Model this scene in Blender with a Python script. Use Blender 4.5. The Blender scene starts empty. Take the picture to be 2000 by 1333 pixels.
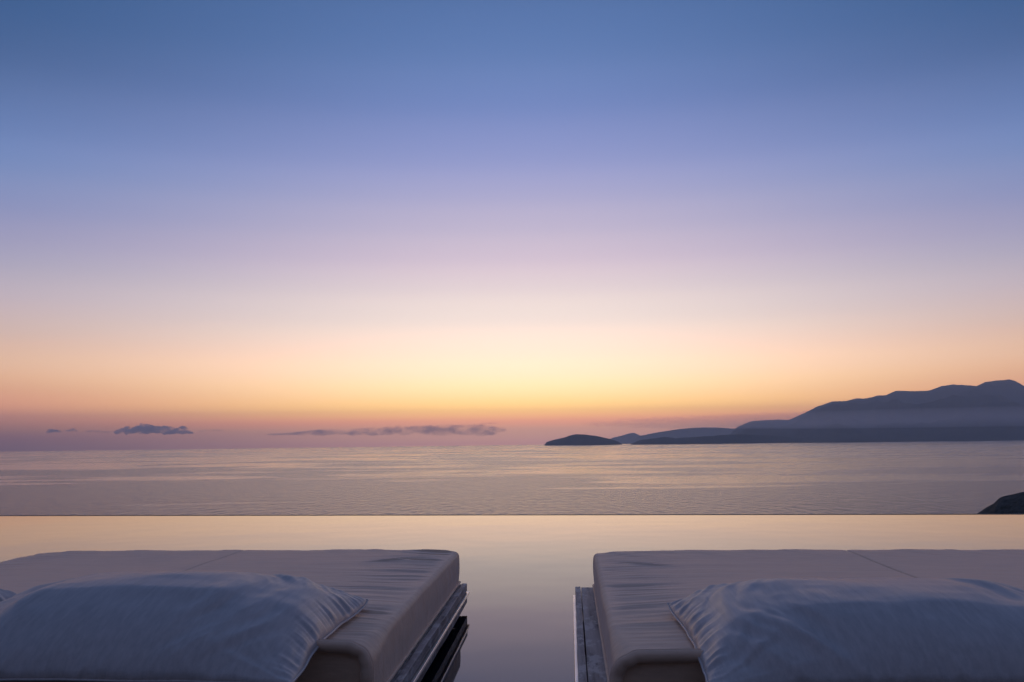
import bpy, bmesh, math, random
import numpy as np
from mathutils import Matrix, Vector, Euler

# ------------------------------------------------------------------ camera, sky, exposure
sc = bpy.context.scene
col = sc.collection
R = math.radians
ZC = 0.655                    # eye height above the pool water (z = 0)
FPX = 1777.8                  # focal length in photo pixels (32 mm lens, 2000 px wide)
YE = 864.0                    # photo row of eye level at the middle column
ROLL = 0.012
cam_d = bpy.data.cameras.new('camera'); cam = bpy.data.objects.new('camera', cam_d); col.objects.link(cam)
cam_d.lens = 32.0; cam_d.sensor_width = 36.0
cam_d.shift_y = (YE - 666.5) / 2000.0
cam_d.clip_start = 0.05; cam_d.clip_end = 200000.0
cam.matrix_world = Matrix.Translation((0, 0, ZC)) @ (Euler((math.pi/2, 0, 0)).to_matrix() @ Matrix.Rotation(-ROLL, 3, 'Z')).to_4x4()
sc.camera = cam
sc.view_settings.view_transform = 'Standard'; sc.view_settings.look = 'None'
sc.view_settings.exposure = 0.0; sc.view_settings.gamma = 1.0
try: sc.view_settings.use_curve_mapping = False
except Exception: pass
sc.render.engine = 'CYCLES'
sc.cycles.use_denoising = True
sc.cycles.volume_bounces = 2
sc.cycles.max_bounces = 6

def s2l(c):
    return tuple(((v/255.0)/12.92 if v/255.0 <= 0.04045 else ((v/255.0 + 0.055)/1.055)**2.4) for v in c)

world = bpy.data.worlds.new('World'); sc.world = world; world.use_nodes = True
def build_world():
    nt = world.node_tree; nt.nodes.clear(); N = nt.nodes.new; L = nt.links.new
    out = N('ShaderNodeOutputWorld'); bg = N('ShaderNodeBackground'); L(bg.outputs[0], out.inputs[0])
    bg.inputs[1].default_value = 8.0
    tc = N('ShaderNodeTexCoord'); sp = N('ShaderNodeSeparateXYZ'); L(tc.outputs['Generated'], sp.inputs[0])
    def m(op, a, b=None, c=None):
        n = N('ShaderNodeMath'); n.operation = op
        for i, v in enumerate((a, b, c)):
            if v is None: continue
            if isinstance(v, (int, float)): n.inputs[i].default_value = v
            else: L(v, n.inputs[i])
        return n.outputs[0]
    el = m('ARCSINE', sp.outputs['Z'])
    t = m('POWER', m('MAXIMUM', m('DIVIDE', el, math.pi/2), 0.0), 0.5)
    az = m('SUBTRACT', m('ARCTAN2', sp.outputs['X'], sp.outputs['Y']), R(0.8))
    def ramp(stops):
        r = N('ShaderNodeValToRGB'); L(t, r.inputs[0]); e = r.color_ramp.elements
        r.color_ramp.interpolation = 'CARDINAL'
        pts = sorted(stops)
        while len(e) < len(pts): e.new(0.5)
        for k, (deg, c) in enumerate(pts):
            e[k].position = math.sqrt(max(deg, 0)/90.0); e[k].color = tuple(v/8 for v in (s2l(c) if max(c) > 12 else c)) + (1,)
        return r.outputs[0]
    C = ramp([(0.00, (1.731,0.792,0.612)), (0.84, (2.243,1.030,0.556)), (1.42, (3.461,1.353,0.499)), (2.06, (4.177,2.278,0.507)), (2.86, (3.465,2.171,0.784)), (3.99, (2.748,1.853,1.019)), (5.27, (2.247,1.535,1.063)), (7.18, (1.499,1.188,0.994)), (9.08, (1.156,0.954,0.897)), (10.95, (0.904,0.732,0.814)), (12.80, (0.701,0.601,0.756)), (14.63, (0.540,0.503,0.726)), (16.72, (0.369,0.398,0.696)), (19.63, (0.223,0.296,0.606)), (22.43, (0.145,0.238,0.512)), (25.92, (0.094,0.181,0.413)), (35.00, (0.088,0.150,0.330)), (60.00, (0.086,0.122,0.250)), (90.00, (0.084,0.110,0.220))])
    S = ramp([(0.00, (0.107,0.020,0.020)), (0.59, (0.270,0.028,0.020)), (1.29, (0.924,0.298,0.066)), (2.14, (1.578,0.446,0.254)), (3.26, (1.292,0.499,0.242)), (4.38, (1.153,0.618,0.338)), (6.06, (0.823,0.542,0.427)), (8.00, (0.626,0.491,0.550)), (9.93, (0.418,0.401,0.558)), (12.37, (0.258,0.302,0.546)), (15.03, (0.153,0.260,0.535)), (16.86, (0.112,0.215,0.474)), (20.15, (0.058,0.130,0.303)), (23.31, (0.027,0.092,0.241)), (35.00, (0.050,0.108,0.260)), (60.00, (0.072,0.110,0.235)), (90.00, (0.084,0.110,0.220))])
    B = ramp([(0, (74,72,92)), (2, (84,80,106)), (5, (104,92,118)), (9, (122,106,134)), (14, (112,112,148)), (22, (92,106,150)),
              (35, (82,100,144)), (60, (82,96,134)), (90, (0.084,0.110,0.220))])
    g = m('EXPONENT', m('MULTIPLY', m('POWER', m('DIVIDE', m('ABSOLUTE', az), R(24)), 2.0), -1.0))
    mr = N('ShaderNodeMapRange'); mr.interpolation_type = 'SMOOTHSTEP'
    L(m('ABSOLUTE', az), mr.inputs[0]); mr.inputs[1].default_value = R(30); mr.inputs[2].default_value = R(125)
    def mix(f, a, b):
        n = N('ShaderNodeMix'); n.data_type = 'RGBA'; L(f, n.inputs[0]); L(a, n.inputs[6]); L(b, n.inputs[7]); return n.outputs[2]
    L(mix(mr.outputs[0], mix(g, S, C), B), bg.inputs[0])
build_world()

# ------------------------------------------------------------------ helpers
RE = 6371000.0
SEA = -32.0
def pos(px, py, h):
    """a photo point that lies h metres under eye level -> world"""
    u, v = px - 1000.0, py - YE
    dip = v + ROLL*u; lu = u - ROLL*v
    d = h*FPX/dip
    return Vector((lu*d/FPX, d, ZC - h))
def at(px, py, d):
    """a photo point at distance d -> world"""
    u, v = px - 1000.0, py - YE
    return Vector(((u - ROLL*v)*d/FPX, d, ZC - (v + ROLL*u)*d/FPX))
def sea_z(x, y): return SEA - (x*x + y*y)/(2*RE)

def tag(o, label=None, cat=None, group=None, kind=None):
    if label: o['label'] = label
    if cat: o['category'] = cat
    if group: o['group'] = group
    if kind: o['kind'] = kind
    return o
def mesh_obj(name, verts, faces, mat, parent=None, smooth=True):
    me = bpy.data.meshes.new(name); me.from_pydata([tuple(v) for v in verts], [], [tuple(f) for f in faces]); me.update()
    if smooth: me.polygons.foreach_set('use_smooth', [True]*len(me.polygons))
    me.materials.append(mat)
    o = bpy.data.objects.new(name, me); col.objects.link(o)
    if parent: o.parent = parent
    return o
def empty(name, loc, rz=0.0):
    o = bpy.data.objects.new(name, None); col.objects.link(o); o.location = loc; o.rotation_euler = (0, 0, rz)
    o.empty_display_size = 0.1
    return o
def box(name, lo, hi, mat, parent=None, bev=0.003, seg=2, cuts=0, axis=1, jit=0.0, seed=0):
    bm = bmesh.new()
    bmesh.ops.create_cube(bm, size=1)
    for v in bm.verts:
        v.co = Vector([lo[i] + (v.co[i] + 0.5)*(hi[i] - lo[i]) for i in range(3)])
    if cuts:
        es = [e for e in bm.edges if abs((e.verts[0].co - e.verts[1].co)[axis]) > 1e-6]
        bmesh.ops.subdivide_edges(bm, edges=es, cuts=cuts, use_grid_fill=True)
    if bev: bmesh.ops.bevel(bm, geom=[e for e in bm.edges if e.is_manifold and e.calc_face_angle(0) > 0.5], offset=bev, segments=seg, affect='EDGES', profile=0.6)
    if jit:
        rr = random.Random(seed); ph = [rr.uniform(0, 6) for _ in range(6)]
        for v in bm.verts:
            a = v.co[axis]
            v.co[(axis+1) % 3] += jit*(math.sin(a*7+ph[0]) + .6*math.sin(a*19+ph[1]))
            v.co[(axis+2) % 3] += jit*(math.sin(a*6+ph[2]) + .6*math.sin(a*23+ph[3]))
    me = bpy.data.meshes.new(name); bm.to_mesh(me); bm.free(); me.materials.append(mat)
    me.polygons.foreach_set('use_smooth', [True]*len(me.polygons))
    o = bpy.data.objects.new(name, me); col.objects.link(o)
    if parent: o.parent = parent
    md = o.modifiers.new('wn', 'WEIGHTED_NORMAL'); md.keep_sharp = True
    return o

_rng = np.random.default_rng(7)
_tab = _rng.random((256, 256))
def vnoise(x, y):
    x = np.asarray(x, float); y = np.asarray(y, float)
    xi = np.floor(x).astype(int); yi = np.floor(y).astype(int); fx = x - xi; fy = y - yi
    fx = fx*fx*(3-2*fx); fy = fy*fy*(3-2*fy)
    g = lambda a, b: _tab[a % 256, b % 256]
    return (g(xi, yi)*(1-fx) + g(xi+1, yi)*fx)*(1-fy) + (g(xi, yi+1)*(1-fx) + g(xi+1, yi+1)*fx)*fy - 0.5
def fbm(x, y, o=5, ridged=False):
    s = 0; a = 1.0
    for k in range(o):
        n = vnoise(x + 17.3*k, y - 9.1*k)
        s = s + a*((0.5 - 2*np.abs(n)) if ridged else n); a *= 0.5; x = x*2.03; y = y*2.03
    return s
def grid_faces(nx, ny, flip=False):
    f = []
    for j in range(ny-1):
        for i in range(nx-1):
            a = j*nx + i
            f.append((a, a+1, a+nx+1, a+nx) if not flip else (a, a+nx, a+nx+1, a+1))
    return f

# ------------------------------------------------------------------ materials
def new_mat(name):
    m = bpy.data.materials.new(name); m.use_nodes = True
    nt = m.node_tree; nt.nodes.clear()
    out = nt.nodes.new('ShaderNodeOutputMaterial'); p = nt.nodes.new('ShaderNodeBsdfPrincipled')
    nt.links.new(p.outputs[0], out.inputs[0])
    return m, nt, p, out
def noise(nt, vec, scale, detail=4, rough=0.5, scl=None, rot=None, dist=0.0):
    n = nt.nodes.new('ShaderNodeTexNoise'); n.inputs['Scale'].default_value = scale
    n.inputs['Distortion'].default_value = dist; n.inputs['Detail'].default_value = detail; n.inputs['Roughness'].default_value = rough
    if scl or rot:
        mp = nt.nodes.new('ShaderNodeMapping')
        if scl: mp.inputs['Scale'].default_value = scl
        if rot: mp.inputs['Rotation'].default_value = rot
        nt.links.new(vec, mp.inputs[0]); vec = mp.outputs[0]
    nt.links.new(vec, n.inputs['Vector'])
    return n.outputs['Fac']
def ramp(nt, fac, stops):
    r = nt.nodes.new('ShaderNodeValToRGB'); nt.links.new(fac, r.inputs[0]); e = r.color_ramp.elements
    while len(e) < len(stops): e.new(0.5)
    for k, (p, c) in enumerate(stops):
        e[k].position = p; e[k].color = (*c, 1) if len(c) == 3 else c
    return r.outputs[0]
def mapr(nt, v, a, b, c, d, smooth=False):
    r = nt.nodes.new('ShaderNodeMapRange'); nt.links.new(v, r.inputs[0])
    if smooth: r.interpolation_type = 'SMOOTHSTEP'
    for i, k in enumerate((a, b, c, d)): r.inputs[1+i].default_value = k
    return r.outputs[0]
def math_n(nt, op, a, b):
    n = nt.nodes.new('ShaderNodeMath'); n.operation = op
    for i, v in enumerate((a, b)):
        if isinstance(v, (int, float)): n.inputs[i].default_value = v
        else: nt.links.new(v, n.inputs[i])
    return n.outputs[0]
def bump(nt, h, dist, strength=1.0, normal=None):
    b = nt.nodes.new('ShaderNodeBump'); b.inputs['Distance'].default_value = dist
    if isinstance(strength, (int, float)): b.inputs['Strength'].default_value = strength
    else: nt.links.new(strength, b.inputs['Strength'])
    nt.links.new(h, b.inputs['Height'])
    if normal: nt.links.new(normal, b.inputs['Normal'])
    return b.outputs[0]
def mixc(nt, f, a, b):
    n = nt.nodes.new('ShaderNodeMix'); n.data_type = 'RGBA'
    for s, v in ((0, f), (6, a), (7, b)):
        if isinstance(v, (int, float)): n.inputs[s].default_value = v
        elif isinstance(v, tuple): n.inputs[s].default_value = (*v, 1)
        else: nt.links.new(v, n.inputs[s])
    return n.outputs[2]
def objco(nt): return nt.nodes.new('ShaderNodeTexCoord').outputs['Object']
def wpos(nt): return nt.nodes.new('ShaderNodeNewGeometry').outputs['Position']

def mat_sea():
    m, nt, p, out = new_mat('sea_water')
    P = wpos(nt)
    p.inputs['Base Color'].default_value = (0.012, 0.022, 0.034, 1)
    p.inputs['IOR'].default_value = 1.333
    w1 = noise(nt, P, 0.16, 3, 0.6, (0.55, 1.0, 1.0), (0, 0, R(12)))
    w2 = noise(nt, P, 0.55, 3, 0.6, (0.6, 1.0, 1.0), (0, 0, R(-9)))
    # wind slicks: calm water offshore, a ruffled patch in the bay, thin calm lanes between
    big = noise(nt, P, 0.0016, 4, 0.55, (0.8, 1.0, 1.0), (0, 0, R(20)), 1.5)
    fine = noise(nt, P, 0.0045, 5, 0.62, (0.45, 1.0, 1.0), (0, 0, R(-14)), 1.0)
    ln = nt.nodes.new('ShaderNodeVectorMath'); ln.operation = 'LENGTH'; nt.links.new(P, ln.inputs[0])
    off = mapr(nt, math_n(nt, 'ADD', ln.outputs['Value'], math_n(nt, 'MULTIPLY', math_n(nt, 'SUBTRACT', big, 0.5), 900.0)), 560, 980, -0.045, 0.035, True)
    f = math_n(nt, 'ADD', math_n(nt, 'MULTIPLY', big, 0.45), math_n(nt, 'MULTIPLY', fine, 0.55))
    slick = mapr(nt, math_n(nt, 'ADD', f, off), 0.485, 0.565, 0.0, 1.0, True)
    rough = mapr(nt, slick, 0, 1, 0.20, 0.085)
    nt.links.new(rough, p.inputs['Roughness'])
    st = mapr(nt, slick, 0, 1, 1.0, 0.3)
    n1 = bump(nt, w1, 0.5, st); n2 = bump(nt, w2, 0.15, st, n1)
    w3 = noise(nt, P, 1.0, 4, 0.65, (0.24, 0.06, 1.0))
    n2 = bump(nt, w3, 3.2, st, n2)
    nt.links.new(n2, p.inputs['Normal'])
    return m
def mat_pool():
    m, nt, p, out = new_mat('pool_water')
    P = wpos(nt)
    p.inputs['Base Color'].default_value = (0.006, 0.008, 0.014, 1)
    p.inputs['IOR'].default_value = 1.325; p.inputs['Roughness'].default_value = 0.035
    n = noise(nt, P, 1.3, 2, 0.5)
    nt.links.new(bump(nt, n, 0.004, 0.5), p.inputs['Normal'])
    return m
def mat_rockhill(name, a, b, scale, bd):
    m, nt, p, out = new_mat(name)
    P = wpos(nt)
    n = noise(nt, P, scale, 8, 0.62)
    n2 = noise(nt, P, scale*9, 6, 0.6)
    f = math_n(nt, 'ADD', math_n(nt, 'MULTIPLY', n, 0.6), math_n(nt, 'MULTIPLY', n2, 0.4))
    nt.links.new(ramp(nt, f, [(0.38, a), (0.62, b)]), p.inputs['Base Color'])
    p.inputs['Roughness'].default_value = 0.95; p.inputs['Specular IOR Level'].default_value = 0.15
    nt.links.new(bump(nt, f, bd, 1.0), p.inputs['Normal'])
    return m
def mat_fabric(name, colr, sheen=0.6, spec=0.6, rgh=0.55, shr=0.3, weave=900, streak=(1, 1, 1), dark=0.86, fold=0.0):
    m, nt, p, out = new_mat(name)
    O = objco(nt)
    s1 = noise(nt, O, 60, 4, 0.65, streak)            # slubs along the thread
    s2 = noise(nt, O, 5, 4, 0.55)
    f = math_n(nt, 'ADD', math_n(nt, 'MULTIPLY', s1, 0.82), math_n(nt, 'MULTIPLY', s2, 0.18))
    c0 = tuple(v*dark for v in colr)
    nt.links.new(ramp(nt, f, [(0.36, c0), (0.64, colr)]), p.inputs['Base Color'])
    p.inputs['Roughness'].default_value = rgh
    p.inputs['Specular IOR Level'].default_value = spec
    p.inputs['Sheen Weight'].default_value = sheen; p.inputs['Sheen Roughness'].default_value = shr
    p.inputs['Sheen Tint'].default_value = (1.0, 0.84, 0.76, 1)
    w = noise(nt, O, weave, 2, 0.5)
    nrm = bump(nt, w, 0.0006, 0.35)
    nrm = bump(nt, s1, 0.0012, 0.5, nrm)
    if fold:
        fd = noise(nt, O, 9, 5, 0.6, (0.35, 1.6, 1.0))
        nrm = bump(nt, fd, fold, 0.6, nrm)
    nt.links.new(nrm, p.inputs['Normal'])
    return m
def mat_wood():
    m, nt, p, out = new_mat('weathered_wood')
    O = objco(nt)
    g = noise(nt, O, 38, 6, 0.65, (1.0, 0.07, 1.0))
    blot = noise(nt, O, 26, 6, 0.7, (1.0, 0.45, 1.0))
    base = ramp(nt, g, [(0.32, (0.14, 0.105, 0.095)), (0.5, (0.42, 0.33, 0.29)), (0.68, (0.58, 0.46, 0.41))])
    pale = mapr(nt, blot, 0.50, 0.60, 0.0, 0.8, True)
    nt.links.new(mixc(nt, pale, base, (0.66, 0.58, 0.53)), p.inputs['Base Color'])
    p.inputs['Roughness'].default_value = 0.6
    nt.links.new(bump(nt, g, 0.004, 0.6), p.inputs['Normal'])
    return m
def mat_plain(name, colr, rough=0.7, metal=0.0, var=0.25, scale=12, bd=0.002):
    m, nt, p, out = new_mat(name)
    O = objco(nt)
    n = noise(nt, O, scale, 6, 0.6)
    nt.links.new(ramp(nt, n, [(0.3, tuple(v*(1-var) for v in colr)), (0.7, tuple(v*(1+var) for v in colr))]), p.inputs['Base Color'])
    p.inputs['Roughness'].default_value = rough; p.inputs['Metallic'].default_value = metal
    nt.links.new(bump(nt, n, bd, 0.5), p.inputs['Normal'])
    return m
def mat_volume(name, colr, density, aniso, nscale=None, lo=0.4, hi=0.6):
    m = bpy.data.materials.new(name); m.use_nodes = True; nt = m.node_tree; nt.nodes.clear()
    out = nt.nodes.new('ShaderNodeOutputMaterial'); v = nt.nodes.new('ShaderNodeVolumePrincipled')
    v.inputs['Color'].default_value = (*colr, 1); v.inputs['Density'].default_value = density
    v.inputs['Anisotropy'].default_value = aniso
    if nscale:
        n = noise(nt, objco(nt), nscale, 6, 0.68, (0.6, 0.6, 1.3))
        nt.links.new(mapr(nt, n, lo, hi, 0.0, density, True), v.inputs['Density'])
    nt.links.new(v.outputs[0], out.inputs['Volume'])
    return m

M_sea = mat_sea(); M_pool = mat_pool()
M_mtn = mat_rockhill('mountain_scrub', (0.035, 0.04, 0.035), (0.085, 0.08, 0.07), 0.0016, 12.0)
M_head = mat_rockhill('headland_rock', (0.025, 0.028, 0.02), (0.11, 0.10, 0.085), 0.16, 0.45)
M_hill = mat_rockhill('hillside_scrub', (0.05, 0.05, 0.03), (0.16, 0.14, 0.10), 0.4, 0.2)
M_mat = mat_fabric('mattress_canvas', (0.87, 0.56, 0.36), sheen=1.0, streak=(0.25, 1.0, 1.0), fold=0.006)
M_trim = mat_fabric('mattress_trim', (0.88, 0.58, 0.39), sheen=1.0, streak=(0.25, 1.0, 1.0))
M_pil = mat_fabric('pillow_linen', (0.52, 0.44, 0.40), sheen=1.0, spec=0.9, rgh=0.42, shr=0.2, streak=(1.6, 0.07, 1.0), dark=0.80)
M_wood = mat_wood()
M_lip = mat_plain('pale_edge_metal', (0.82, 0.76, 0.70), 0.28, 0.9, 0.08)
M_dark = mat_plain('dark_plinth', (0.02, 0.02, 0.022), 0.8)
M_stone = mat_plain('terrace_stone', (0.36, 0.27, 0.21), 0.8, 0, 0.2, 5, 0.004)
M_weir = mat_plain('wet_dark_tile', (0.05, 0.045, 0.045), 0.55)

# ------------------------------------------------------------------ the setting: sea, land, pool
def build_sea():
    rr = np.concatenate([[0.0], np.geomspace(60, 29500, 70)]); na = 144
    V = [(0, 0, SEA)]
    for r in rr[1:]:
        for k in range(na):
            a = 2*math.pi*k/na; V.append((r*math.cos(a), r*math.sin(a), SEA - r*r/(2*RE)))
    F = [(0, 1+k, 1+(k+1) % na) for k in range(na)]
    for j in range(len(rr)-2):
        for k in range(na):
            a = 1+j*na; b = a+na; F.append((a+k, b+k, b+(k+1) % na, a+(k+1) % na))
    tag(mesh_obj('sea', V, F, M_sea), kind='structure')
build_sea()

def massif(name, pts, d, near, far, seed, kx=260, ky=46, rugged=0.35, nsc=900.0, skirt=40, mat=None, fan=0.0):
    """a range whose skyline follows pts (photo points) where its crest stands, d metres away"""
    pts = sorted(pts); W = [at(px, py, d) for px, py in pts]
    xs = np.array([w.x for w in W]); zs = np.array([w.z for w in W])
    X = np.linspace(xs[0], xs[-1], kx); Z = np.interp(X, xs, zs)
    Z = Z + fbm(X/ (nsc*0.12) + seed, X*0 + seed*3.1, 6)*nsc*0.010
    T = np.linspace(-1, 1, ky)
    V = []
    for t in T:
        y = d + (t*near if t < 0 else t*far) + nsc*0.35*vnoise(X/nsc + seed, X*0+seed)*(abs(t) < 2)
        zb = SEA - (X*X + y*y)/(2*RE) - skirt
        a = abs(t)
        prof = (1-a)**1.15
        nz = fbm(X/nsc + seed*2.7, y/nsc - seed, 6, True)
        z = zb + (Z - zb)*np.clip(prof*(1 + rugged*nz*a*2.2), 0, 1 - 0.55*a)
        xf = X*(1 + fan*(y/d - 1))
        V += [(xf[i], y[i], z[i]) for i in range(kx)]
    o = mesh_obj(name, V, grid_faces(kx, ky), mat or M_mtn); tag(o, kind='structure'); return o

massif('mountain', [(1405,868),(1425,848),(1440,834),(1455,828),(1470,822.5),(1495,821.5),(1520,820),(1540,821.5),(1565,810),(1595,795),(1625,784.5),(1650,783),(1672,777),(1692,778),
        (1715,772.5),(1730,772),(1752,762),(1785,764),(1815,763),(1840,753.5),(1865,751),(1895,752.5),(1906,754.5),(1925,747),(1950,743.5),
        (1970,742),(1982,745),(2000,754),(2050,770),(2120,764),(2220,782),(2350,775),(2500,800),(2700,835),(2900,872)],
       16000, 8300, 3400, 3.0, kx=420, ky=110, nsc=1500.0, rugged=0.55, fan=1.0)
massif('hills', [(1228,868),(1240,857),(1250,851.5),(1280,845.5),(1320,838.5),(1345,836.5),(1360,835),(1400,834.5),(1430,836.5),(1470,842),(1560,850),(1700,866)],
       20500, 900, 1500, 5.0, nsc=800.0)
massif('foothills', [(1232,869.5),(1245,862),(1258,858.5),(1270,857),(1300,853.5),(1322,856),(1350,854),(1385,852),(1410,850),(1450,848),(1500,850),(1560,856),(1640,868)],
       9000, 500, 900, 8.0, nsc=700.0, kx=200)
massif('distant_hills', [(1180,868),(1195,855.5),(1215,850.5),(1228,846.5),(1236,845),(1244,848),(1252,852),(1275,856),(1310,868)],
       24500, 600, 900, 11.0, nsc=600.0, kx=120)
massif('island', [(1063,870.5),(1066,864.5),(1072,862),(1082,859),(1102,854.5),(1112,850.5),(1122,848.2),(1135,848.2),(1150,849.3),(1172,852.8),(1190,857),(1203,861),(1213,866),(1217,870.5)],
       9500, 320, 450, 14.0, nsc=350.0, kx=200, rugged=0.2, skirt=14)

def build_headland():
    d = 250.0
    pts = [at(*p, d) for p in [(1840,1068),(1880,1030),(1910,1006),(1926,995),(1940,987),(1950,976),(1960,970.5),(1980,966),(2000,961),(2060,950),(2150,925),(2300,905),(2600,895),(3000,960)]]
    kx, ky = 300, 150
    X = np.linspace(pts[0].x, pts[-1].x, kx); Z = np.interp(X, [p.x for p in pts], [p.z for p in pts])
    V = []
    for t in np.linspace(-1, 1, ky):
        y = d + t*(58 if t < 0 else 85) + X*0
        prof = 1 - abs(t)**1.4
        zb = SEA - 4
        n = fbm(X/14, y/14 + 4, 6, True)*2.4 + fbm(X/2.7 + 9, y/2.7, 4)*0.9
        z = zb + (Z - zb)*prof + n*(0.18 + 0.9*min(1, abs(t)*2.5))
        xf = X*(y/d)**1.1
        V += [(xf[i], y[i], z[i]) for i in range(kx)]
    tag(mesh_obj('headland', V, grid_faces(kx, ky), M_head, smooth=False), kind='structure')
build_headland()

# pool: far edge of the water runs along the photo line y = 1008 .. 1005
E0 = pos(0, 1008.2, ZC); E1 = pos(2000, 1005.2, ZC)
ed = (E1 - E0).normalized(); en = Vector((-ed.y, ed.x, 0))      # en points out to sea
EL = E0 - ed*9.0; ER = E1 + ed*9.0
TY = 1.0                                                          # terrace edge
def prism(name, poly, z0, z1, mat, kind=None, smooth=False):
    n = len(poly); V = [(p[0], p[1], z0) for p in poly] + [(p[0], p[1], z1) for p in poly]
    F = [tuple(range(n-1, -1, -1)), tuple(range(n, 2*n))] + [(i, (i+1) % n, n+(i+1) % n, n+i) for i in range(n)]
    o = mesh_obj(name, V, F, mat, smooth=smooth)
    if kind: o['kind'] = kind
    return o
prism('pool_water', [(EL.x, TY), (ER.x, TY), (ER.x, ER.y), (EL.x, EL.y)], -1.2, 0.0, M_pool, 'structure')
wa, wb = EL + en*0.002, ER + en*0.002; wc, wd = wb + en*0.045, wa + en*0.045
wl = prism('infinity_edge_wall', [(wa.x, wa.y), (wb.x, wb.y), (wc.x, wc.y), (wd.x, wd.y)], -3.0, 0.002, M_weir)
tag(wl, 'thin dark wall along the infinity pool edge', 'wall')
prism('terrace', [(EL.x, -9), (ER.x, -9), (ER.x, TY-0.003), (EL.x, TY-0.003)], -1.4, 0.05, M_stone, 'structure')

def build_hillside():
    kx, ky = 150, 130
    X = np.linspace(-420, 420, kx); Y = np.linspace(-260, 260, ky); V = []
    for y in Y:
        dx = np.maximum(np.abs(X) - 19, 0); dy = max(y - 8.5, 0)
        fall = np.sqrt((dx*0.35)**2 + (dy*0.75)**2)
        shade_rise = max(-10 - y, 0)*0.8  # unseen slope behind the camera, steepened to keep low back sky off the pillows
        z = -2.2 - fall + shade_rise
        n = fbm(X/30, X*0 + y/30, 5)
        z = z + n*np.clip((fall + shade_rise)*0.25, 0, 7) - 0.4
        V += [(X[i], y, z[i]) for i in range(kx)]
    tag(mesh_obj('hillside', V, grid_faces(kx, ky), M_hill), kind='structure')
build_hillside()

# ------------------------------------------------------------------ daybeds
HT = 0.418                       # mattress top under eye level
Z_TOP = ZC - HT; Z_FR = ZC - 0.552; TH = Z_TOP - Z_FR
def smooth01(a): a = np.clip(a, 0, 1); return a*a*(3-2*a)

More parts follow.
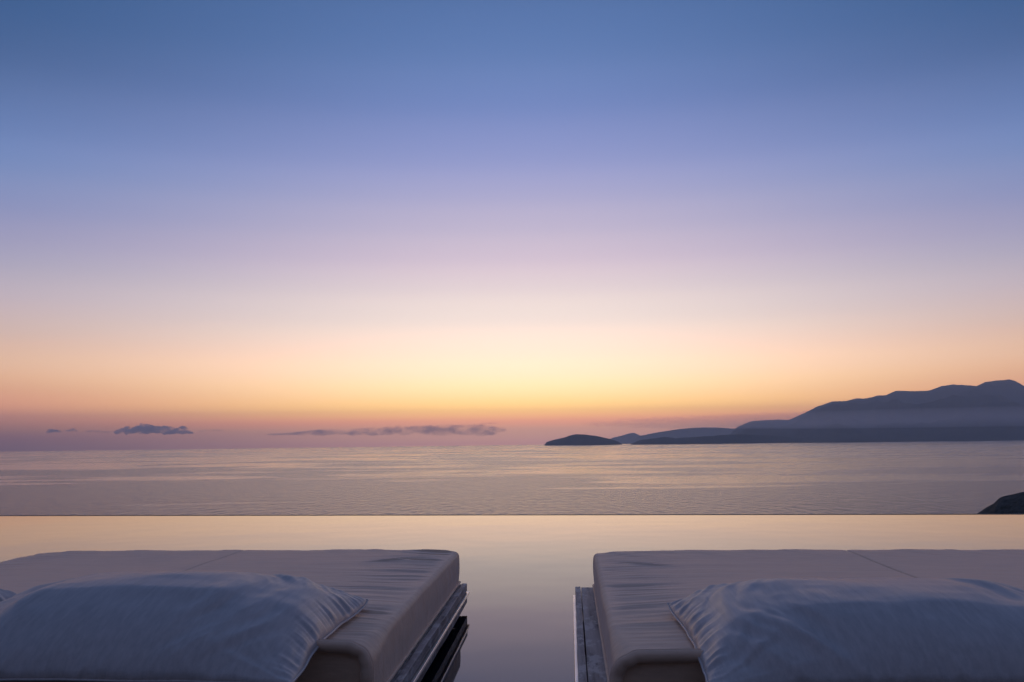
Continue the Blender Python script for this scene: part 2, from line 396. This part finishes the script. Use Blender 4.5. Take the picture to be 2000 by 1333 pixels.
def build_mattress(parent, W, L, inner, seed):
    """local frame: x across (0..W), y along the bed (0 = far end, -L = head end); inner = side that faces the gap"""
    ns = 330; nside = 26
    sx = np.linspace(0, 1, ns)
    top_x = np.unique(np.concatenate([sx*W, W/2 + np.linspace(-0.012, 0.012, 13)]))
    T = np.unique(np.concatenate([np.linspace(0, 0.03, 8), np.linspace(0.03, L-0.05, 300), np.linspace(L-0.05, L, 10)]))
    r0, r1 = 0.014, 0.045
    rows = []
    for tt in T:
        e = tt/L; r = r0 + (r1 - r0)*smooth01((e-0.8)/0.2)
        rt = 0.022 if tt < L/2 else 0.02
        # ring: left side up, top across, right side down, bottom across
        q = np.linspace(0, 1, nside)
        zs = q*(TH - r)
        arc = np.linspace(0, math.pi/2, 10)[1:-1]
        left = [np.column_stack([np.zeros(nside), zs]), np.column_stack([r - r*np.cos(arc), TH - r + r*np.sin(arc)])]
        tx = r + (top_x/W)*(W-2*r)
        top = np.column_stack([tx, np.full(len(tx), TH)])
        right = [np.column_stack([W - r + r*np.sin(arc), TH - r + r*np.cos(arc)]), np.column_stack([np.full(nside, W), zs[::-1]])]
        bot = np.column_stack([np.linspace(W, 0, 20)[1:-1], np.zeros(18)])
        ring = np.vstack(left + [top] + right + [bot])
        rows.append(ring)
    P = np.array(rows)                                    # rows x ring x (x,z)
    nr, nk, _ = P.shape
    X = P[:, :, 0].copy(); Z = P[:, :, 1].copy(); Y = np.repeat(-T[:, None], nk, 1)
    up = smooth01((Z/TH - 0.25)/0.7)                      # how much a point belongs to the upper half
    # end rounding (pull in towards the top and bottom at both ends)
    for end in (0.0, L):
        dd = np.abs(T[:, None] - end); rr = 0.02 if end == 0 else 0.008
        k = np.clip(1 - dd/rr, 0, 1); inset = rr*(1 - np.sqrt(np.clip(1 - k*k, 0, 1)))
        cx = np.clip(X, 0.02, W-0.02)
        Z = Z - inset*(Z > TH*0.5)*1.0 + inset*(Z <= TH*0.5)*0.3
        X = X + (cx - X)*np.clip(inset/0.02, 0, 1)
    # broad softness and crown
    xn = X/W
    Z += up*(0.010*np.clip(1 - (2*xn-1)**6, 0, 1)*1.0 - 0.006)
    Z += up*0.006*fbm(X*2.1 + seed, Y*2.4 + seed, 3)
    # gathers that run in from the side seams
    ex = W - X if inner > 0 else X                        # distance from the side over the gap
    wob = 0.22*vnoise(X*3.0 + seed, Y*2.5) + 0.03*vnoise(X*11, Y*9 + seed)
    ph = (Y + wob*0.35)
    fade = np.exp(-((ex - 0.10)/0.13)**2)*smooth01(ex/0.05)
    amp = np.clip(vnoise(X*2.3 + 3*seed, Y*3.1)+0.55, 0, 1.2)
    g1 = fbm(X*1.3 + seed*5, ph*26, 3); g2 = fbm(X*1.7 - seed, ph*47, 2)
    sgn = 1.0 if inner > 0 else 0.55
    Z += up*sgn*amp*fade*(0.017*g1 + 0.006*g2)
    ex2 = W - ex
    Z += up*0.5*np.exp(-((ex2 - 0.10)/0.13)**2)*0.008*g1
    Z += up*0.0022*fbm(X*2.0 + seed*2, ph*22, 3)*np.clip(1 - ex/0.9, 0, 1)
    # pleats that run down from the far edge
    Z += up*np.exp(-(-Y/0.22)**2)*0.0035*fbm((X + 0.6*Y)*14 + seed, Y*1.2, 3)
    # one deep pinch near the far corner
    px, py = (0.19, -0.33) if inner > 0 else (0.16, -0.36)
    k = 1.0 if inner > 0 else 0.7
    cy = (Y - py) + 0.04*np.sin((ex - px)*14)
    Z += -up*k*0.018*np.exp(-(cy/0.009)**2)*np.exp(-((ex - px)/0.06)**2)
    Z += up*k*0.007*np.exp(-((cy + 0.022)/0.012)**2)*np.exp(-((ex - px)/0.07)**2)
    Z += -up*k*0.006*np.exp(-((cy - 0.035)/0.010)**2)*np.exp(-((ex - px + 0.04)/0.06)**2)
    # middle seam
    Z += -up*(0.0022 if inner > 0 else 0.0045)*np.exp(-((X - W/2)/0.0035)**2) - up*0.001*np.exp(-((X - W/2)/0.02)**2)
    # side walls bulge a little and pucker
    side = (1 - up)*0 + np.clip(np.sin(np.pi*np.clip(Z/TH, 0, 1)), 0, 1)
    bl = 0.006*side*(1 + 1.2*fbm(Y*5 + seed, Z*6, 3))
    nearL = np.exp(-(X/0.012)**2); nearR = np.exp(-((W - X)/0.012)**2)
    X = X - bl*nearL + bl*nearR
    V = np.column_stack([X.ravel(), Y.ravel(), Z.ravel() + Z_FR])
    F = []
    for j in range(nr-1):
        for i in range(nk):
            a = j*nk+i; b = j*nk+(i+1) % nk
            F.append((a, b, b+nk, a+nk))
    F.append(tuple(range(nk))); F.append(tuple(range((nr-1)*nk, nr*nk))[::-1])
    bm = bmesh.new(); vs = [bm.verts.new(v) for v in V]
    for f in F:
        bm.faces.new([vs[i] for i in f])
    bmesh.ops.recalc_face_normals(bm, faces=bm.faces[:])
    for f in bm.faces: f.smooth = True
    for f in bm.faces:
        if len(f.verts) > 4: f.smooth = False
    me = bpy.data.meshes.new('mattress'); bm.to_mesh(me); bm.free(); me.materials.append(M_mat)
    o = bpy.data.objects.new('mattress', me); col.objects.link(o); o.parent = parent
    return o

def ribbon(name, path, prof, mat, parent, closed=False):
    """sweep profile (list of (n, b) offsets) along path points with given (normal, binormal)"""
    V = []; F = []; k = len(prof); n = len(path)
    for (p, a, b) in path:
        for (u, v) in prof: V.append(Vector(p) + Vector(a)*u + Vector(b)*v)
    for j in range(n - (0 if closed else 1)):
        j2 = (j+1) % n
        for i in range(k):
            i2 = (i+1) % k; F.append((j*k+i, j*k+i2, j2*k+i2, j2*k+i))
    if not closed:
        F.append(tuple(range(k))[::-1]); F.append(tuple(range((n-1)*k, n*k)))
    return mesh_obj(name, V, F, mat, parent)

def build_bed(loc, theta, W, L, inner, over, label, seed):
    """loc = far corner of the mattress on the gap side; inner = +1 when the gap is on the bed's right"""
    root = empty('daybed', (loc.x, loc.y, 0), -theta)
    tag(root, label, 'daybed', 'daybeds at the pool')
    # local frame of the children: x across from the mattress's left side
    x0 = -W if inner > 0 else 0.0
    m = build_mattress(root, W, L, inner, seed); m.location = (x0, 0, 0)
    # piping round the bottom of the mattress
    for xs, sg in ((x0, -1), (x0 + W, 1)):
        path = [((xs + sg*0.003, -0.01 - (L-0.02)*t/60 , Z_FR + 0.007 + 0.001*math.sin(t*1.7)), (1, 0, 0), (0, 0, 1)) for t in range(61)]
        prof = [(0.005*math.cos(a), 0.005*math.sin(a)) for a in np.linspace(0, 2*math.pi, 9)[:-1]]
        pp = ribbon('piping', path, prof, M_trim, m); pp.location = (-x0, 0, 0)
    # welt flap that stands proud round the head end
    r = 0.045; path = []
    pts = []
    for z in np.linspace(Z_FR + 0.004, Z_TOP - r, 10): pts.append((x0, z, -1, 0))
    for a in np.linspace(math.pi, math.pi/2, 14)[1:]: pts.append((x0 + r + r*math.cos(a), Z_TOP - r + r*math.sin(a), math.cos(a), math.sin(a)))
    for x in np.linspace(x0 + r, x0 + W - r, 60)[1:-1]: pts.append((x, Z_TOP, 0, 1))
    for a in np.linspace(math.pi/2, 0, 14): pts.append((x0 + W - r + r*math.cos(a), Z_TOP - r + r*math.sin(a), math.cos(a), math.sin(a)))
    for z in np.linspace(Z_TOP - r, Z_FR + 0.004, 10)[1:]: pts.append((x0 + W, z, 1, 0))
    for i, (x, z, nx, nz) in enumerate(pts):
        wv = 0.002*math.sin(i*0.5 + seed) + 0.001*math.sin(i*1.3)
        path.append(((x + nx*0.003, -L + 0.012 + wv, z + nz*(0.003 + wv*0.6)), (nx, 0, nz), (0, -1, 0)))
    prof = [(u*1.8 + 0.003, v*1.15) for u, v in [(-0.010, -0.004), (-0.001, -0.006), (0.004, -0.002), (0.005, 0.004), (0.0015, 0.008), (0.0045, 0.012), (0.005, 0.018), (0.001, 0.0225), (-0.006, 0.022), (-0.009, 0.014)]]
    fl = ribbon('welt_flap', path, prof, M_trim, m); fl.location = (-x0, 0, 0)
    # timber frame
    ov_l, ov_r = (0.05, over) if inner > 0 else (over, 0.05)
    a, b = x0 - ov_l, x0 + W + ov_r
    y0, y1 = -L - 0.12, 0.012
    zt = Z_FR - 0.001
    box('platform_panel', (a+0.10, y0+0.1, zt-0.03), (b-0.10, y1-0.09, zt-0.003), M_wood, root)
    k = seed*10
    for s, xe in ((-1, a), (1, b)):
        lo = lambda w0, w1: (min(xe - s*w0, xe - s*w1), max(xe - s*w0, xe - s*w1))
        x_, X_ = lo(0.0, 0.020); box('edge_plank', (x_, y0, zt-0.030), (X_, y1, zt), M_wood, root, 0.002, 2, 24, 1, 0.0006, int(k+1))
        x_, X_ = lo(0.0225, 0.098); box('top_plank', (x_, y0, zt-0.028), (X_, y1-0.004, zt-0.002), M_wood, root, 0.002, 2, 24, 1, 0.0006, int(k+2))
        x_, X_ = lo(-0.008, 0.016); box('edge_strip', (x_, y0+0.002, zt-0.0425), (X_, y1+0.004, zt-0.0325), M_lip, root, 0.001, 2)
        x_, X_ = lo(0.0, 0.022); box('side_board', (x_, y0, zt-0.076), (X_, y1, zt-0.0435), M_wood, root, 0.002, 2, 24, 1, 0.0006, int(k+3))
    for ye, s in ((y1, -1),):
        box('end_board', (a+0.0235, ye-0.022, zt-0.076), (b-0.0235, ye-0.002, zt-0.0315), M_wood, root, 0.002)
        box('end_plank', (a+0.10, ye-0.088, zt-0.028), (b-0.10, ye-0.003, zt-0.001), M_wood, root, 0.002)
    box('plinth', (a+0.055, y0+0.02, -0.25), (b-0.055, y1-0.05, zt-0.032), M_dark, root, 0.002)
    return root, x0

WL = 1.70; LL = 1.70
A = pos(896, 1073.5, HT); B_ = pos(82, 1075.5, HT)
thL = R(3.1)
bedL, xl = build_bed(A, thL, WL, LL, 1, 0.030, 'left daybed with two pillows, beige canvas mattress on weathered timber frame', 1.0)
A2 = pos(1160, 1077.5, HT)
thR = R(3.65)
bedR, xr = build_bed(A2, thR, 1.86, LL, -1, 0.072, 'right daybed, single pillow in view, timber frame plank showing beside mattress', 2.0)

# ------------------------------------------------------------------ pillows
def bed_pt(bed, th, x, y, z):
    return Vector((bed.location.x + x*math.cos(th) + y*math.sin(th), bed.location.y - x*math.sin(th) + y*math.cos(th), z))
def sgnpow(a, p): return np.sign(a)*np.abs(a)**p
def pillow_object(name, w, d, T, loc, rz, label, seed, y_end, group='pillows on the daybeds'):
    """two sewn sheets, pointed corners, the filling heaped in the middle; y_end = local y of the mattress end"""
    nx, ny = 150, 112
    g = lambda n: np.sin(np.linspace(-math.pi/2, math.pi/2, n))*0.45 + np.linspace(-1, 1, n)*0.55
    U, Vv = np.meshgrid(g(nx), g(ny))
    rng = np.random.default_rng(seed)
    X = w/2*U*(1 - 0.035*(1 - Vv**2)**1.2); Y = d/2*Vv*(1 - 0.04*(1 - U**2)**1.2)
    X = X + 0.006*fbm(Vv*2.5 + seed, U*0 + seed, 3)*np.abs(U)**6; Y = Y + 0.008*fbm(U*3.5 + seed, Vv*0 - seed, 3)*np.abs(Vv)**6
    dome = np.clip(1 - np.abs(U)**2.3, 0, 1)**0.52*np.clip(1 - np.abs(Vv - 0.24*(1 - Vv**2))**2.5, 0, 1)**0.47
    fat = dome*(1 + 0.09*fbm(U*1.7 + seed, Vv*1.5 + 2*seed, 2))
    sheets = []
    for top in (1, 0):
        A = T if top else -0.30*T
        Z = A*fat
        # folds drawn into the corners
        for cx in (-1, 1):
            for cy in (-1, 1):
                dx, dy = (X - cx*w/2), (Y - cy*d/2); r = np.hypot(dx, dy); ph = np.arctan2(-cy*dy, -cx*dx)
                k = r/(0.05 + r)*np.exp(-((r - 0.08)/0.13)**2)
                Z = Z + (1 if top else -0.4)*k*0.011*fbm(ph*5.5 + seed*3 + cx + 5*cy, r*3.0 + seed, 2)*np.clip(dome*3, 0, 1)
        # long slack folds that follow the short ends
        arc = np.abs(X) + 0.16*Vv*Vv + 0.03*vnoise(X*6 + seed, Y*6)
        e = smooth01((np.abs(U) - 0.28)/0.35)*smooth01((1.0 - np.abs(U))/0.22)
        Z = Z + (1 if top else -0.4)*e*np.clip(dome*2, 0, 1)*(0.018*fbm(arc*15 + seed*7 + 20*np.sign(U), Vv*1.1 + seed, 2) + 0.006*fbm(arc*41 + seed, Vv*2.5, 2))
        # puckers along the seams
        pu = np.exp(-((1 - np.abs(U))/0.07)**2)*fbm(Vv*21 + seed, U*2, 2) + np.exp(-((1 - np.abs(Vv))/0.07)**2)*0.6*fbm(U*24 - seed, Vv*2, 2)
        Z = Z + (1 if top else -0.5)*np.clip(dome*4, 0, 1)*0.014*pu
        Z = Z + (1 if top else 0)*0.004*fbm(X*5 + seed, Y*8 - seed, 3)*np.clip(dome*2, 0, 1)
        sheets.append(Z)
    zs = 0.30*T - 0.002
    rim = np.zeros((ny, nx), bool); rim[0] = rim[-1] = True; rim[:, 0] = rim[:, -1] = True
    idT = np.arange(nx*ny).reshape(ny, nx); idB = idT.copy(); idB[~rim] = nx*ny + np.arange((~rim).sum())
    Zt, Zb = sheets; Zt = np.maximum(Zt, Zb + 0.002*~rim); Zt[rim] = 0.0
    P = np.zeros((nx*ny + (~rim).sum(), 3))
    P[:nx*ny] = np.column_stack([X.ravel(), Y.ravel(), Zt.ravel() + zs])
    P[nx*ny:] = np.column_stack([X[~rim], Y[~rim], np.maximum(Zb[~rim] + zs, 0.0)])
    up_, vp_ = P[:, 0]/(w/2), P[:, 1]/(d/2)
    P[:, 2] = np.maximum(P[:, 2] - zs*0.6*np.clip(np.abs(up_)/0.95, 0, 1)**8*np.clip(1 - vp_**4, 0, 1), 0.0)
    over = np.maximum(0, y_end + 0.03 - P[:, 1])
    P[:, 2] -= 0.15*over**1.15 + 0.008
    F = []
    for I, fl in ((idT, False), (idB, True)):
        a, b, c, e = I[:-1, :-1].ravel(), I[:-1, 1:].ravel(), I[1:, 1:].ravel(), I[1:, :-1].ravel()
        q = np.column_stack([a, b, c, e]); F += (q[:, ::-1] if fl else q).tolist()
    o = mesh_obj(name, P.tolist(), F, M_pil)
    o.location = loc; o.rotation_euler = (0, 0, rz)
    sm = o.modifiers.new('s', 'SUBSURF'); sm.levels = 1; sm.render_levels = 1
    # sewn seam with a narrow raised edge
    loop = [idT[0, i] for i in range(nx)] + [idT[j, -1] for j in range(1, ny)] + [idT[-1, i] for i in range(nx-2, -1, -1)] + [idT[j, 0] for j in range(ny-2, 0, -1)]
    path = []
    for i, k in enumerate(loop):
        t = Vector(P[loop[(i+1) % len(loop)]]) - Vector(P[loop[i-1]]); t.normalize(); n = t.cross(Vector((0, 0, 1))).normalized()
        path.append((P[k], n, (0, 0, 1)))
    ribbon('seam', path, [(0.0028*math.cos(a), 0.0028*math.sin(a)) for a in np.linspace(0, 2*math.pi, 7)[:-1]], M_pil, o, closed=True)
    tag(o, label, 'pillow', group)
    return o
ZP = Z_TOP + 0.004
pillow_object('pillow', 0.85, 0.66, 0.104, bed_pt(bedL, thL, -0.509, -1.618, ZP), -thL, 'large plump grey linen pillow filling the head of the left daybed', 5, -0.08)
pillow_object('pillow', 0.74, 0.66, 0.105, bed_pt(bedL, thL, -1.33, -1.60, ZP), -thL + 0.02, 'pillow showing only its corner at the left picture edge', 3, -0.10)
pillow_object('pillow', 0.86, 0.66, 0.092, bed_pt(bedR, thR, 0.575, -1.560, ZP), -thR, 'large plump grey linen pillow on the right daybed', 12, -0.14)

# ------------------------------------------------------------------ air
def ell_cloud(name, blobs, mat, seed, label, d, group='clouds low over the horizon'):
    """one cloud: overlapping lumpy puffs fused by a voxel remesh"""
    rr = random.Random(seed); bm = bmesh.new()
    c0 = at(blobs[0][0], blobs[0][1], d)
    sc_ = d/FPX
    for (px, py, rx, rz) in blobs:
        c = at(px, py, d) - c0 + Vector((0, rr.uniform(-60, 60), 0))
        bmesh.ops.create_icosphere(bm, subdivisions=3, radius=1.0, matrix=Matrix.Translation(c) @ Matrix.Diagonal((rx*sc_, max(rx*0.6, rz*1.3)*sc_, rz*sc_, 1)))
    me = bpy.data.meshes.new(name); bm.to_mesh(me); bm.free(); me.materials.append(mat)
    o = bpy.data.objects.new(name, me); col.objects.link(o); o.location = c0
    rm = o.modifiers.new('r', 'REMESH'); rm.mode = 'VOXEL'; rm.voxel_size = 1.1*sc_
    tag(o, label, 'cloud', group)
    return o
DCL = 36000.0
M_cloud = mat_volume('cloud_vapour', (0.62, 0.58, 0.68), 0.014, 0.2, 0.0042, 0.38, 0.60)
M_cloud2 = mat_volume('thin_cloud_vapour', (0.80, 0.66, 0.66), 0.0030, 0.3, 0.0032, 0.38, 0.66)
def puffs(x0, x1, y_base, tops, rmin, rmax, n, seed):
    rr = random.Random(seed); out = []
    for k in range(n):
        f = (k + rr.uniform(0.2, 0.8))/n; px = x0 + f*(x1-x0)
        tp = np.interp(px, [t[0] for t in tops], [t[1] for t in tops])
        h = max(y_base - tp, 2.0); rz = h*rr.uniform(0.28, 0.56)
        out.append((px, y_base - rz - (h - 2*rz)*rr.uniform(0, 1)**0.5*(h > 4), rr.uniform(rmin*0.7, rmax), rz))
    return out
ell_cloud('cloud', puffs(228, 376, 849, [(222,843),(245,833),(262,832),(276,827),(292,829),(305,832),(330,832),(346,836),(358,832),(368,840),(380,845)], 5, 12, 34, 1), M_cloud, 1, 'largest dark puffy cloud low above the sea at left', DCL)
ell_cloud('cloud', puffs(90, 116, 846.5, [(86,843),(100,837),(118,842)], 6, 10, 5, 2), M_cloud, 2, 'leftmost small cloud of the row', DCL)
ell_cloud('cloud', puffs(133, 150, 843.5, [(130,841),(142,836.5),(152,841)], 5, 8, 4, 3), M_cloud, 3, 'second small cloud from the left edge', DCL)
ell_cloud('cloud', puffs(170, 212, 846, [(165,844),(182,839),(212,843)], 8, 13, 6, 4), M_cloud2, 4, 'faint thin cloud just left of the largest cloud', DCL)
ell_cloud('cloud', puffs(392, 436, 843.5, [(386,842),(415,838.5),(440,841)], 9, 14, 6, 5), M_cloud2, 5, 'thin flat cloud just right of the largest cloud', DCL)
ell_cloud('cloud', puffs(535, 975, 851, [(525,847),(560,846),(590,843),(620,839),(660,839),(700,837),(760,833),(820,831),(880,829),(940,829),(985,836)], 16, 34, 46, 6), M_cloud2, 6, 'long low pale cloud bank stretching along the horizon', DCL)
ell_cloud('cloud', puffs(936, 968, 829, [(930,828),(950,825),(974,827)], 8, 13, 5, 7), M_cloud2, 7, 'thin cloud sliver above the right end of the cloud bank', DCL)

def build_mist():
    c = Vector((4300.0, 7800.0, 150.0)); bm = bmesh.new()
    bmesh.ops.create_uvsphere(bm, u_segments=64, v_segments=24, radius=1.0, matrix=Matrix.Diagonal((3700.0, 3000.0, 62.0, 1)))
    me = bpy.data.meshes.new('mist'); bm.to_mesh(me); bm.free(); me.materials.append(mat_volume('mist_air', (0.88, 0.9, 1.0), 1.2e-4, 0.55))
    o = bpy.data.objects.new('mist', me); col.objects.link(o); o.location = c; tag(o, kind='stuff')
build_mist()
def build_haze():
    o = mesh_obj('haze', [(x, y, z) for z in (-150, 1060) for (x, y) in ((-30000, -30000), (30000, -30000), (30000, 30000), (-30000, 30000))],
        [(3,2,1,0), (4,5,6,7), (0,1,5,4), (1,2,6,5), (2,3,7,6), (3,0,4,7)], mat_volume('haze_air', (0.80, 0.89, 1.0), 5.5e-5, 0.45), smooth=False)
    tag(o, kind='stuff')
build_haze()
